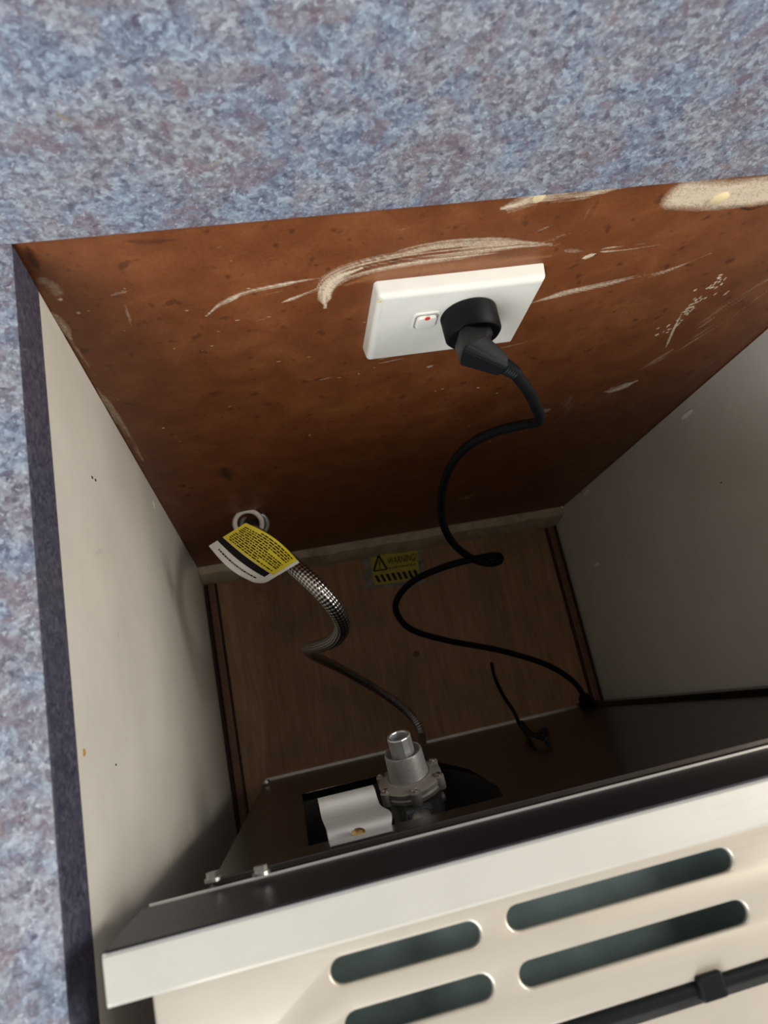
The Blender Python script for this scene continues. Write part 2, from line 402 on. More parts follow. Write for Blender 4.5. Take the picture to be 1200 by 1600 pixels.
    for k in range(26):
        x = 320+rng.rand()*700; y = 360+rng.rand()*240; l = 10+rng.rand()*40
        stroke([(x, y), (x+l, y-l*0.25)], 2.5, 0.16+0.15*rng.rand(), 0.7, seed=200+k)
    stroke([(198, 377), (235, 378), (275, 374)], 12, 0.7, 0.4, ch=1, soft=0.9, seed=50)
    stroke([(42, 385), (52, 408), (64, 425)], 20, 0.8, 0.2, ch=1, soft=0.8, seed=51)
    stroke([(350, 730), (356, 745), (360, 750)], 26, 0.8, 0.2, ch=1, soft=0.9, seed=52)
    for x, y in ((284, 757), (292, 772)): stroke([(x, y), (x+3, y+4)], 9, 0.8, 0.1, ch=1, seed=53)
    for k in range(60):
        x = 80+rng.rand()*900; y = 345+rng.rand()*320
        stroke([(x, y), (x+2+rng.rand()*5, y+1)], 3+rng.rand()*5, 0.25+0.45*rng.rand(), 0.1, ch=1, soft=0.9, seed=300+k)
    co = np.stack([X, np.zeros_like(X), Z], -1).reshape(-1, 3)
    me = bpy.data.meshes.new('wall_back')
    idx = np.arange(nx*nz).reshape(nz, nx)
    q = np.stack([idx[:-1, :-1], idx[1:, :-1], idx[1:, 1:], idx[:-1, 1:]], -1).reshape(-1, 4)
    nb = len(co)
    bk = np.array([(xs[0], 0.012, zs[0]), (xs[-1], 0.012, zs[0]), (xs[-1], 0.012, zs[-1]), (xs[0], 0.012, zs[-1])])
    co = np.concatenate([co, bk])
    faces = q.tolist()+[[nb, nb+1, nb+2, nb+3]]
    faces.append(idx[0, ::-1].tolist()[::-1]+[nb+1, nb]); faces.append(idx[-1].tolist()[::-1]+[nb+3, nb+2])
    faces.append(idx[:, 0].tolist()[::-1]+[nb, nb+3]); faces.append(idx[:, -1].tolist()+[nb+2, nb+1])
    me.from_pydata(co.tolist(), [], faces)
    at = me.color_attributes.new('wear', 'FLOAT_COLOR', 'POINT')
    col = np.concatenate([np.concatenate([wear.reshape(-1, 3), np.ones((nx*nz, 1))], 1), np.tile([0, 0, 0, 1.0], (4, 1))])
    at.data.foreach_set('color', col.astype(np.float32).ravel())
    return struct(link('wall_back', me, M['brown']))
wall_back = back_wall()
def filler_dot(px, rx, rz, rot):
    c = on_y(px); b = lathe([(1, 0), (1, 0.5), (0.8, 1.0)], (0, 0, 0), (0, -1, 0), 20)
    for v in b.verts: v.co = Vector((v.co.x*rx, v.co.y*0.0012, v.co.z*rz))
    b.transform(Matrix.Translation(c) @ Matrix.Rotation(rot, 4, 'Y'))
    obj('screw_filler', b, M['filler'], wall_back, True)
filler_dot((843, 306), 0.0034, 0.0052, 0.2); filler_dot((1124, 310), 0.0048, 0.0058, 1.0)

wall_upper = struct(obj('wall_upper', box((-0.75, -0.0014, 0.0), (1.25, 0.014, 0.75)), M['lam']))
floor = struct(obj('floor', box((-0.03, -0.62, ZF-0.018), (WX+0.03, 0.012, ZF)), M['ply']))
wall_left = struct(obj('wall_left', box((-0.018, -0.60, ZF), (0.0, -0.0008, -TB), 0.0006), M['white']))
wall_right = struct(obj('wall_right', box((WX, -0.60, ZF), (WX+0.018, -0.0008, -TB), 0.0006), M['white']))
# base cleat where the brown sheet stops, gaps and mouldings along the floor edges
def strip_on_floor(name, x0, x1, h, mat):
    return struct(obj(name, box((x0, -0.50, ZF), (x1, -0.012, ZF+h), min(0.0015, h*0.4)), mat))
cb = bmesh.new()
rc = random.Random(5); N = 40
row = []
for i in range(N+1):
    x = 0.001+(WX-0.002)*i/N; j = rc.uniform(-0.002, 0.002); k = rc.uniform(-0.003, 0.003)
    row.append([cb.verts.new((x, 0.0, -0.737)), cb.verts.new((x, -0.012+j*0.6, -0.738+k*0.5)), cb.verts.new((x, -0.018+j, -0.757+k)), cb.verts.new((x, -0.019+j, ZF)), cb.verts.new((x, 0.0, ZF))])
for A, B in zip(row, row[1:]):
    for k in range(5): cb.faces.new((A[k], B[k], B[(k+1) % 5], A[(k+1) % 5]))
cb.faces.new(row[0]); cb.faces.new(row[-1][::-1])
struct(obj('baseboard_back', cb, M['cleat'], smooth=True))
strip_on_floor('trim_1', 0.0005, 0.0060, 0.003, M['gap']); strip_on_floor('trim_2', 0.0070, 0.0170, 0.008, M['trimw']); strip_on_floor('trim_3', 0.0175, 0.0205, 0.002, M['gap'])
strip_on_floor('trim_4', WX-0.0060, WX-0.0005, 0.003, M['gap']); strip_on_floor('trim_5', WX-0.0170, WX-0.0070, 0.008, M['trimw']); strip_on_floor('trim_6', WX-0.0205, WX-0.0175, 0.002, M['gap'])
k0 = on_z((408, 932), ZF)
obj('wood_plug', lathe([(0.0115, 0), (0.0115, 0.002), (0.010, 0.003)], k0, (0, 0, 1), 20), M['ply'], floor, True)
k1 = on_z((650, 1022), ZF); obj('wood_plug', lathe([(0.005, 0), (0.005, 0.0015), (0.004, 0.002)], k1, (0, 0, 1), 14), M['trimw'], floor, True)
# paint drips and chips on the white panels
def blob(px, x, w, h, parent, name='paint_drip', mat='drip', thick=0.002, rot=0.0):
    c = on_x(px, x); s = 1 if x < 0.1 else -1
    b = bmesh.new(); bmesh.ops.create_uvsphere(b, u_segments=16, v_segments=8, radius=1)
    for v in b.verts: v.co = Vector((v.co.x*thick, v.co.y*w, v.co.z*h))
    b.transform(Matrix.Translation(c) @ Matrix.Rotation(rot, 4, 'X'))
    obj(name, b, M[mat], parent, True)
blob((1073, 648), WX, 0.0030, 0.013, wall_right, thick=0.0035); blob((915, 770), WX, 0.0028, 0.012, wall_right, thick=0.002); blob((931, 882), WX, 0.0025, 0.010, wall_right, thick=0.0016)
blob((1127, 754), WX, 0.0008, 0.0014, wall_right, 'dark_speck', 'black', 0.0006)
blob((241, 789), 0.0, 0.0035, 0.006, wall_left, thick=0.0008); blob((307, 878), 0.0, 0.003, 0.008, wall_left, thick=0.0008)
blob((144, 746), 0.0, 0.001, 0.0018, wall_left, 'dark_speck', 'black', 0.0005); blob((149, 750), 0.0, 0.001, 0.0016, wall_left, 'dark_speck', 'black', 0.0005)
blob((131, 1176), 0.0, 0.0018, 0.0022, wall_left, 'orange_chip', 'chip', 0.0007, 0.5)
blob((181, 1195), 0.0, 0.0006, 0.0016, wall_left, 'dark_speck', 'black', 0.0005)

# worktops either side of the gap
def worktop(side, label):
    x0, x1 = (-0.75, 0.0) if side < 0 else (WX, WX+0.70)
    e = x1 if side < 0 else x0; s = -side
    wt = empty('worktop', ((x0+x1)/2, -0.30, -TB), label, 'worktop')
    obj('laminate_top', box((x0, -0.62, -0.0012), (x1, -0.0016, 0.0)), M['lam'], wt)
    a, b2 = sorted((e, e-s*0.02))
    obj('core', box((x0, -0.615, -TB), (x1 if side < 0 else x1, -0.0016, -0.0012)) if False else box((x0 if side < 0 else x0+0.0012, -0.615, -TB), (x1-0.0012 if side < 0 else x1, -0.0016, -0.0013)), M['seam'], wt)
    lo, hi = sorted((e-s*0.0012, e+s*0.0004))
    obj('edge_strip', box((lo, -0.615, -TB), (hi, -0.0016, -0.0022), 0.0003), M['edge'], wt)
    return wt
worktop(-1, 'blue-grey speckled laminate worktop with dark edge strip left of the cooker gap')
worktop(1, 'blue-grey speckled laminate worktop on the right side of the cooker gap')

# ------------------------------------------------------------------ the cooker (own axes: X along its back, Y towards the wall, Z up; base on the floor)
A0 = on_z((415, 1220), ZF); YAW = R(1.0)
cooker = empty('cooker', (A0.x, A0.y, ZF), 'freestanding stainless cooker pulled out of the gap, its back and slotted top showing', 'cooker', None, YAW)
CW = 0.482; H = -ZF                                   # local z of bench level = H
def lean(z): return -0.011*z/(H-0.07)
ROT = Matrix.Rotation(-YAW, 3, 'Z')
def loc(P): q = ROT @ (Vector(P)-Vector((A0.x, A0.y, ZF))); return q
def to_world(q): return Matrix.Rotation(YAW, 3, 'Z') @ Vector(q) + Vector((A0.x, A0.y, ZF))
def on_back(px, k=0.0):
    d = ROT @ ray(px); c = loc(CAM_POS); t = 0.5
    for _ in range(20): z = c.z+d.z*t; t = (k+lean(z)-c.y)/d.y
    return c+d*t
ZT = H-0.056                                          # top of the back sheet
# back sheet with its regulator opening (plate drawn in X,Z then stood up)
def stand(b, k=0.0):
    for v in b.verts: x, z, t = v.co.x, v.co.y, v.co.z; v.co = Vector((x, lean(z)+k+t, z))
    return b
op = [(0.048, H-0.44), (0.052, H-0.445), (0.178, H-0.445), (0.186, H-0.437)]
op += [(0.186, H-0.30), (0.172, H-0.16), (0.160, H-0.10), (0.150, H-0.088), (0.140, H-0.084), (0.060, H-0.084), (0.050, H-0.09), (0.048, H-0.10)]
sheet = plate_with_holes([(0, 0.012), (CW, 0.012), (CW, ZT), (0, ZT)], [op], 0.0016)
obj('back_sheet', stand(sheet), M['darksteel'], cooker, local=True)
# opening liner: a box let into the back
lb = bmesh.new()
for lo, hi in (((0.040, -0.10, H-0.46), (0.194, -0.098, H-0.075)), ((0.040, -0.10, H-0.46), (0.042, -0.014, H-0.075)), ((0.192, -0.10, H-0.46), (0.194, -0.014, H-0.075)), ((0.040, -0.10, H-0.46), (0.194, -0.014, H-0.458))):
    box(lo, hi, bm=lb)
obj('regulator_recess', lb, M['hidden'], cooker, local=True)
# body shell: sides, underside, front
bb = bmesh.new()
for lo, hi in (((0.0, -0.46, 0.03), (0.0015, -0.014, ZT)), ((CW-0.0015, -0.46, 0.03), (CW, -0.014, ZT)), ((0.0, -0.46, 0.03), (CW, -0.014, 0.032)), ((0.0, -0.462, 0.03), (CW, -0.46, ZT))): box(lo, hi, bm=bb)
obj('body', bb, M['darksteel'], cooker, local=True)
obj('bottom_rail', box((0.0, -0.002, 0.0), (CW-0.006, 0.004, 0.013), 0.001), M['rail'], cooker, local=True)
for x in (0.02, CW-0.02):
    for y in (-0.43, -0.04): obj('foot', lathe([(0.014, 0), (0.016, 0.004), (0.012, 0.01), (0.010, 0.031)], (x, y, 0), (0, 0, 1), 16), M['rubber'], cooker, True, local=True)
# right-hand corner flange of the back
fl = bmesh.new(); box((CW-0.014, -0.010, 0.014), (CW+0.004, 0.006, ZT-0.03), 0.001, fl)
for v in fl.verts: v.co.y += lean(v.co.z)
obj('corner_flange', fl, M['darksteel'], cooker, local=True)
# top flange of the back with its bolts
tf = box((0.002, lean(ZT)+0.001, H-0.085), (CW-0.002, lean(ZT)+0.004, H-0.054), 0.0006)
tf2 = [(0.046, 0.16)]
obj('top_flange', tf, M['darksteel'], cooker, local=True)
def bolt(px, r=0.0030, z=None):
    q = on_back(px, 0.006)
    b = prism(hexpoly(r), (q.x, q.y-0.002, q.z), (0, 1, 0), (0, 0, 1), 0.003); lathe([(r*1.35, -0.001), (r*1.35, 0.0005)], (q.x, q.y-0.002, q.z), (0, 1, 0), 16, b)
    obj('bolt', b, M['zinc'], cooker, local=True)
for p in ((332, 1366), (407, 1356)): bolt(p)
bolt((416, 1220), 0.004)
# spill lip: inverted channel round the back of the hob, plus hem and front return
LZ = H+0.020; LB = H-0.053; LY = -0.0122
prof = [(LY-0.0006, LB+0.002), (LY-0.0006, LZ-0.0022), (LY-0.0003, LZ-0.0008), (LY-0.0014, LZ), (LY-0.0165, LZ), (LY-0.0177, LZ-0.0012), (LY-0.0177, LZ-0.016), (LY-0.0165, LZ-0.016), (LY-0.0165, LZ-0.002), (LY-0.0016, LZ-0.002), (LY-0.0016, LB+0.002)]
x0, x1 = -0.0300, 0.5100
lp = bmesh.new()
Aq = [lp.verts.new((x0, y, z)) for y, z in prof]; Bq = [lp.verts.new((x1, y, z)) for y, z in prof]
for k in range(len(prof)): lp.faces.new((Aq[k], Aq[(k+1) % len(prof)], Bq[(k+1) % len(prof)], Bq[k]))
lp.faces.new(Aq); lp.faces.new(Bq)
for xx in (x0, x1-0.0012): box((xx, LY-0.0176, LZ-0.0158), (xx+0.0012, LY-0.0002, LZ-0.0004), bm=lp)
obj('spill_lip', lp, M['steel'], cooker, local=True)
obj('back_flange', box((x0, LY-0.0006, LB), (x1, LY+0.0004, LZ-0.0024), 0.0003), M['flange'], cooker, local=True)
obj('lip_hem', box((x0+0.003, LY-0.0010, LB-0.0016), (x1-0.003, LY+0.0016, LB), 0.0005), M['steel'], cooker, local=True)
# slotted hob panel
PZ = H+0.0
def lz(px, z): return loc(on_z(px, z-H))
pl = loc(on_z((243, 1560), 0.0)).x
S = []
for (ax, ay), (bx, by) in (((512, 1522), (756, 1458)), ((788, 1438), (1150, 1342)), ((534, 1606), (776, 1542)), ((808, 1527), (1174, 1424))):
    a = loc(on_z((ax, ay), 0.0)); b = loc(on_z((bx, by), 0.0)); r = 0.0061
    S.append((a.x+r, (a.y+b.y)/2+0.0002, b.x-r, (a.y+b.y)/2, r))
holes = [capsule(s[0], s[1], s[2], s[3], s[4]) for s in S]
# mirrored slots on the right-hand half, beyond the frame
mid = CW/2+0.008
for s in S: holes.append(capsule(2*mid-s[2], s[1], 2*mid-s[0], s[3], s[4]))
YE = -0.0825
pp = plate_with_holes([(pl, LY-0.0172), (pl, YE), (2*mid-pl, YE), (2*mid-pl, LY-0.0172)], holes, 0.0034, 0.0012)
for v in pp.verts: v.co.z += PZ
pan = obj('slotted_panel', pp, M['panel'], cooker, True, local=True)
obj('panel_edge', box((pl, YE, H-0.045), (pl+0.0014, LY-0.019, PZ-0.002), 0.0004), M['panel'], cooker, local=True)
obj('panel_edge', box((2*mid-pl-0.0014, YE, H-0.045), (2*mid-pl, LY-0.019, PZ-0.002), 0.0004), M['panel'], cooker, local=True)
obj('vent_tray', box((pl+0.004, YE-0.02, H-0.030), (2*mid-pl-0.004, LY-0.019, H-0.026)), M['inner'], cooker, local=True)
# hinge bar of the lid and the hob plate in front of it
obj('hob_plate', box((pl, -0.44, H-0.012), (2*mid-pl, YE-0.008, H-0.007), 0.001), M['panel'], cooker, local=True)
hb = tube([(pl+0.03, YE-0.004, H-0.002, 0.0034), (mid, YE-0.004, H-0.002, 0.0034), (2*mid-pl-0.03, YE-0.004, H-0.002, 0.0034)], 12, 2)
hinge = obj('hinge_bar', hb, M['plug'], cooker, True, local=True)
hx = lz((1110, 1542), H).x
for xx in (hx, 2*mid-hx): obj('hinge_clip', box((xx-0.006, YE-0.009, H-0.006), (xx+0.006, YE+0.001, H+0.003), 0.0015), M['plug'], hinge, local=True)
obj('lid_channel', box((pl+0.03, YE-0.012, H-0.012), (2*mid-pl-0.03, YE-0.0005, H-0.006), 0.0005), M['hidden'], cooker, local=True)
# galvanised bracket over the regulator
p0 = loc(at_depth((560, 1322), 0.435)); p1 = loc(at_depth((549, 1236), 0.505))
by0 = lean(H-0.07)+0.0045
bk = bmesh.new(); path = [(by0, H-0.058), (by0, H-0.082), (by0+0.004, H-0.098), (p1.y-0.010, p1.z+0.022), (p1.y-0.002, p1.z+0.004), (p1.y, p1.z-0.008), (p1.y-0.003, p1.z-0.020), (p1.y-0.006, p1.z-0.050)]
path = [tuple(q) for q in spline(path, 5)]
xl = p0.x-0.0195; rows = []
for i, (y, z) in enumerate(path):
    nar = 0.001*math.sin(min(1, i/12)*math.pi)
    rows.append([bk.verts.new((xl+0.002+sx*(0.031+0.008*min(1, i/16)), y+dy, z+dz)) for sx, dy, dz in ((0.0, 0, 0), (1, 0, 0), (1, -0.0005, -0.0012), (0.0, -0.0005, -0.0012))])
for Aa, Bb in zip(rows, rows[1:]):
    for k in range(4): bk.faces.new((Aa[k], Aa[(k+1) % 4], Bb[(k+1) % 4], Bb[k]))
bk.faces.new(rows[0]); bk.faces.new(rows[-1])
bracket = obj('bracket', bk, M['galv'], cooker, True, local=True)
obj('rivet', lathe([(0.0036, -0.002), (0.0036, 0.0006), (0.0022, 0.0016), (0.0005, 0.002)], (xl+0.0175, by0+0.0004, H-0.078), (0, 1, 0.35), 16), M['brass'], bracket, True, local=True)

# ------------------------------------------------------------------ gas regulator in the cooker's back (it is bolted to the cooker)
RD = 0.58
fc = loc(at_depth((642, 1222), RD))
ax = Vector((-0.10, 0.90, 0.40)).normalized(); upv = Vector((0, -0.4, 0.9))
def rl(prof, n=40, o=None, a=None): return lathe(prof, o or fc, a or ax, n)
reg = obj('regulator_body', rl([(0.017, -0.014), (0.021, -0.007), (0.0245, -0.005), (0.0252, -0.0042), (0.0252, -0.0014), (0.0240, 0.0), (0.0252, 0.001), (0.0252, 0.0038), (0.0240, 0.005), (0.019, 0.0062), (0.0175, 0.0075)]), M['castd'], cooker, True, local=True)
F = frame(ax)
for k in range(6):
    t = 2*math.pi*k/6+0.42
    c = fc+F @ Vector((0.0246*math.cos(t), 0.0246*math.sin(t), 0))
    obj('lug', lathe([(0.0042, -0.005), (0.0042, 0.005), (0.0034, 0.0056)], c, ax, 16), M['castd'], reg, True, local=True)
    b = lathe([(0.0022, 0.0050), (0.0024, 0.0070), (0.0012, 0.0077)], c, ax, 12); obj('screw', b, M['zinc'], reg, True, local=True)
obj('spring_cap', rl([(0.0162, 0.006), (0.0154, 0.0085), (0.0150, 0.0255), (0.0146, 0.027), (0.0134, 0.027), (0.0131, 0.022), (0.008, 0.021)]), M['cast'], reg, True, local=True)
# open pipe end with flats
pe = bmesh.new()
lathe([(0.0094, 0.020), (0.0094, 0.0395), (0.0089, 0.0404), (0.0073, 0.0404), (0.0070, 0.0395), (0.0070, 0.026)], fc, ax, 12, pe)
obj('pipe_stub', pe, M['bright'], reg, False, local=True)
# lower casting, hex nut and side nipple
lowc = fc-ax*0.010
lo_ax = Vector((0.05, -0.62, 0.78)).normalized()
F2 = frame(ax)
lc = prism([(-0.018, -0.018), (0.018, -0.018), (0.021, 0.004), (0.016, 0.015), (-0.016, 0.015), (-0.021, 0.004)], fc-ax*0.030, ax, (0, -0.4, 0.9), 0.024, bevel=0.0015)
obj('lower_casting', lc, M['castd'], reg, False, local=True)
nc = loc(at_depth((656, 1272), RD-0.015))
oc = prism(hexpoly(0.0160, 8, 0.39), nc-lo_ax*0.014, lo_ax, (1, 0, 0), 0.010, bevel=0.001)
obj('port_boss', oc, M['castd'], reg, False, local=True)
nb = prism(hexpoly(0.0118), nc-lo_ax*0.004, lo_ax, (1, 0, 0), 0.007, bevel=0.0012); lathe([(0.0130, -0.004), (0.0130, -0.0025)], nc, lo_ax, 24, nb)
obj('hex_nut', nb, M['cast'], reg, False, local=True)
obj('outlet_pipe', lathe([(0.0080, 0.003), (0.0082, 0.008), (0.0075, 0.011), (0.003, 0.0125)], nc, lo_ax, 20), M['cast'], reg, True, local=True)
sn = loc(at_depth((676, 1250), RD+0.005))
obj('side_nipple', lathe([(0.0042, 0.0), (0.0042, 0.010), (0.0030, 0.0105), (0.0030, 0.006)], sn, (0.97, 0.05, 0.1), 14), M['cast'], reg, True, local=True)

# ------------------------------------------------------------------ flexible gas hose
def pt(px, d, r): p = at_depth(px, d); return (p.x, p.y, p.z, r)
hole = on_y((389, 817), 0.0)
hose = empty('gas_hose', (hole.x, hole.y, hole.z), 'braided stainless gas hose running from the brown wall down to the cooker regulator', 'gas hose')
hs = [(hole.x, 0.006, hole.z, 0.0085), (hole.x+0.001, -0.012, hole.z+0.012, 0.0085), pt((405, 838), 0.80, 0.0085), pt((428, 858), 0.74, 0.0085), pt((460, 885), 0.70, 0.0084), pt((495, 917), 0.685, 0.0083), pt((522, 948), 0.69, 0.0081), pt((535, 976), 0.71, 0.0077), pt((525, 998), 0.74, 0.0073), pt((500, 1009), 0.79, 0.007), pt((480, 1014), 0.86, 0.0066), pt((490, 1024), 0.92, 0.0062), pt((530, 1044), 0.97, 0.0058), pt((580, 1072), 1.01, 0.0056), pt((622, 1100), 1.03, 0.0056), pt((650, 1128), 1.035, 0.0056), pt((660, 1156), 1.02, 0.0056), pt((655, 1182), 0.93, 0.0056), pt((648, 1203), 0.80, 0.0056)]
q = to_world(fc-ax*0.010-Vector((0, 0, 0.020))); hs.append((q.x, q.y, q.z, 0.0056))
obj('braided_hose', tube(hs, 20, 12, uv=True), M['braid'], hose, True)
# wall gland: pale double ring round the hose
def torus(bm, c, axis, Rr, r, n=32, m=10, ell=1.0):
    F = frame(axis); rings = []
    for i in range(n):
        a = 2*math.pi*i/n; d = Vector((math.cos(a)*ell, math.sin(a), 0))
        rings.append([bm.verts.new(Vector(c)+F @ (d*(Rr+r*math.cos(2*math.pi*k/m))+Vector((0, 0, r*math.sin(2*math.pi*k/m))))) for k in range(m)])
    for i in range(n):
        A, B = rings[i], rings[(i+1) % n]
        for k in range(m): bm.faces.new((A[k], B[k], B[(k+1) % m], A[(k+1) % m]))
    return bm
gax = Vector((-0.12, -0.55, 0.75)).normalized()
gc = on_y((388, 818), -0.012)
obj('wall_gland', torus(bmesh.new(), gc, gax, 0.0158, 0.0030), M['crock'], hose, True)
obj('gland_collar', torus(bmesh.new(), on_y((398, 819), -0.008), gax, 0.0150, 0.0028), M['cast'], hose, True)
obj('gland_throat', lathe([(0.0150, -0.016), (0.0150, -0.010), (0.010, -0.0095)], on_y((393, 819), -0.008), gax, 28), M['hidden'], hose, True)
# ------------------------------------------------------------------ printed tag wrapped round the hose
TA, TBp, TC, TD = (326, 853), (384, 817), (466, 878), (400, 918)
def tagp(s, t, lift=0.0):
    """s along the long side (0 left .. 1 at the hose), t across: 0 top edge (B-C), 1 bottom edge (A-D)"""
    top = Vector((384, 817))*(1-s)+Vector((468, 879))*s; top += Vector((0.4, -0.7))*(9*math.sin(math.pi*s))
    bot = Vector((326, 853))*(1-s)+Vector((408, 915))*s; bot += Vector((-0.5, 0.8))*(9*math.sin(math.pi*s))
    p = top*(1-t)+bot*t
    c = 0.13*(1-t) if False else 0
    d = 0.672+0.030*t-0.012*math.sin(math.pi*s)-0.004*math.sin(math.pi*t)-lift
    return at_depth(p, d)
def sheet_grid(f, s0, s1, t0, t1, ns, nt, thick, bm=None, corner=0.0):
    b = bm or bmesh.new(); G = []
    for i in range(ns+1):
        r = []
        for j in range(nt+1):
            s = s0+(s1-s0)*i/ns; t = t0+(t1-t0)*j/nt
            if corner and s > 1-corner and t > 1-corner:
                u = (s-(1-corner))/corner; w = (t-(1-corner))/corner; m = max(u, w); l = math.hypot(u, w)
                if l > 1e-6: s = 1-corner+corner*u*m/l; t = 1-corner+corner*w*m/l
            r.append((s, t))
        G.append(r)
    V = [[b.verts.new(f(s, t, 0.0)) for s, t in r] for r in G]; U = [[b.verts.new(f(s, t, -thick)) for s, t in r] for r in G]
    for i in range(ns):
        for j in range(nt):
            b.faces.new((V[i][j], V[i+1][j], V[i+1][j+1], V[i][j+1])); b.faces.new((U[i][j], U[i][j+1], U[i+1][j+1], U[i+1][j]))
    for i in range(ns):
        for j in (0, nt): b.faces.new((V[i][j], V[i+1][j], U[i+1][j], U[i][j]))
    for j in range(nt):
        for i in (0, ns): b.faces.new((V[i][j], V[i][j+1], U[i][j+1], U[i][j]))
    return b
tg = tag(obj('hose_tag', sheet_grid(tagp, 0, 1, 0, 1, 24, 18, 0.0005, corner=0.16), M['paper'], smooth=True), 'yellow and white printed warning tag with black stripe, wrapped on the gas hose', 'tag')
def lifted(l): return lambda s, t, d: tagp(s, t, l+d)
obj('yellow_field', sheet_grid(lifted(0.0003), 0.0, 0.955, 0.0, 0.615, 20, 12, 0.0001), M['yellow'], tg, True)
obj('black_stripe', sheet_grid(lifted(0.0003), 0.0, 0.90, 0.625, 0.765, 20, 3, 0.0001), M['black'], tg, True)
tx = bmesh.new(); rt = random.Random(11)
for r in range(11):
    t = 0.05+r*0.049; s = 0.05+(0.03 if r % 5 == 0 else 0); end = 0.90 if r % 5 != 4 else 0.6
    if r == 0: s = 0.30
    while s < end:
        l = rt.uniform(0.02, 0.09); e = min(s+l, end)
        sheet_grid(lifted(0.0005), s, e, t, t+0.026, 1, 1, 0.00005, tx); s = e+0.014
o = obj('small_print', tx, M['black'], tg); o['kind'] = 'stuff'
tx = bmesh.new(); s = 0.12
while s < 0.82:
    e = s+rt.uniform(0.015, 0.05); sheet_grid(lifted(0.0005), s, e, 0.865, 0.895, 1, 1, 0.00005, tx); s = e+0.01
o = obj('small_print', tx, M['black'], tg); o['kind'] = 'stuff'

# ------------------------------------------------------------------ warning sticker on the floor
q00, q10, q11, q01 = on_z((576, 866), ZF), on_z((652, 853), ZF), on_z((656, 906), ZF), on_z((583, 915), ZF)
def stk(u, v, z): p = (q00*(1-u)+q10*u)*(1-v)+(q01*(1-u)+q11*u)*v; return Vector((p.x, p.y, ZF+z))
def poly_on(pts, z, h, bm=None):
    b = bm or bmesh.new(); A = [b.verts.new(stk(u, v, z)) for u, v in pts]; B = [b.verts.new(stk(u, v, z+h)) for u, v in pts]
    n = len(pts); b.faces.new(A); b.faces.new(B)
    for k in range(n): b.faces.new((A[k], A[(k+1) % n], B[(k+1) % n], B[k]))
    return b
rs = random.Random(4); ed = []
for side in range(4):
    for k in range(7):
        f = k/7; j = rs.uniform(-0.03, 0.05)
        ed.append([(-0.14+1.28*f, -0.10-j), (1.10+j, -0.10+1.22*f), (1.10-1.24*f, 1.10+j), (-0.14-j, 1.10-1.2*f)][side])
st = tag(obj('warning_sticker', poly_on(ed, 0.0002, 0.0012), M['tape']), 'small yellow warning sticker with hazard stripes stuck on the plywood floor', 'sticker')
obj('label_face', poly_on([(0.02, 0.03), (0.98, 0.0), (1.0, 0.97), (0.03, 1.0)], 0.0015, 0.0003), M['oldyellow'], st)
tr = bmesh.new(); zt = 0.0019
for a, b_ in (((0.19, 0.10), (0.05, 0.56)), ((0.05, 0.56), (0.33, 0.56)), ((0.33, 0.56), (0.19, 0.10))):
    a = Vector(a); b_ = Vector(b_); n = Vector((-(b_-a).y, (b_-a).x)).normalized()*0.022
    poly_on([tuple(a+n), tuple(b_+n), tuple(b_-n), tuple(a-n)], zt, 0.0002, tr)
poly_on([(0.175, 0.26), (0.205, 0.26), (0.20, 0.43), (0.18, 0.43)], zt, 0.0002, tr); poly_on([(0.175, 0.46), (0.205, 0.46), (0.205, 0.51), (0.175, 0.51)], zt, 0.0002, tr)
obj('warning_triangle', tr, M['black'], st)
hz = bmesh.new()
for k in range(8):
    u = 0.05+k*0.116; poly_on([(u, 0.70), (u+0.065, 0.70), (min(u+0.125, 0.985), 0.93), (u+0.06, 0.93)], zt, 0.0002, hz)
obj('hazard_stripes', hz, M['black'], st)
def text_mesh(s, size, extr):
    cu = bpy.data.curves.new('txt', 'FONT'); cu.body = s; cu.size = size; cu.extrude = extr; cu.align_x = 'LEFT'; cu.resolution_u = 3; cu.offset = size*0.012
    o = bpy.data.objects.new('txt', cu); COL.objects.link(o); dg = bpy.context.evaluated_depsgraph_get()
    me = bpy.data.meshes.new_from_object(o.evaluated_get(dg)); b = bmesh.new(); b.from_mesh(me)
    bpy.data.objects.remove(o); bpy.data.curves.remove(cu); bpy.data.meshes.remove(me); return b
b = text_mesh('WARNING!', 1.0, 0.0)
mx = max(v.co.x for v in b.verts); my = max(v.co.y for v in b.verts)
for v in b.verts: v.co = stk(0.36+0.60*v.co.x/mx, 0.42-0.20*v.co.y/my, zt+0.0001)
obj('warning_text', b, M['black'], st)
fp = bmesh.new(); u = 0.36
while u < 0.93:
    e = u+rs.uniform(0.03, 0.08); poly_on([(u, 0.52), (e, 0.52), (e, 0.555), (u, 0.555)], zt, 0.0002, fp); u = e+0.02
o = obj('small_print', fp, M['black'], st); o['kind'] = 'stuff'

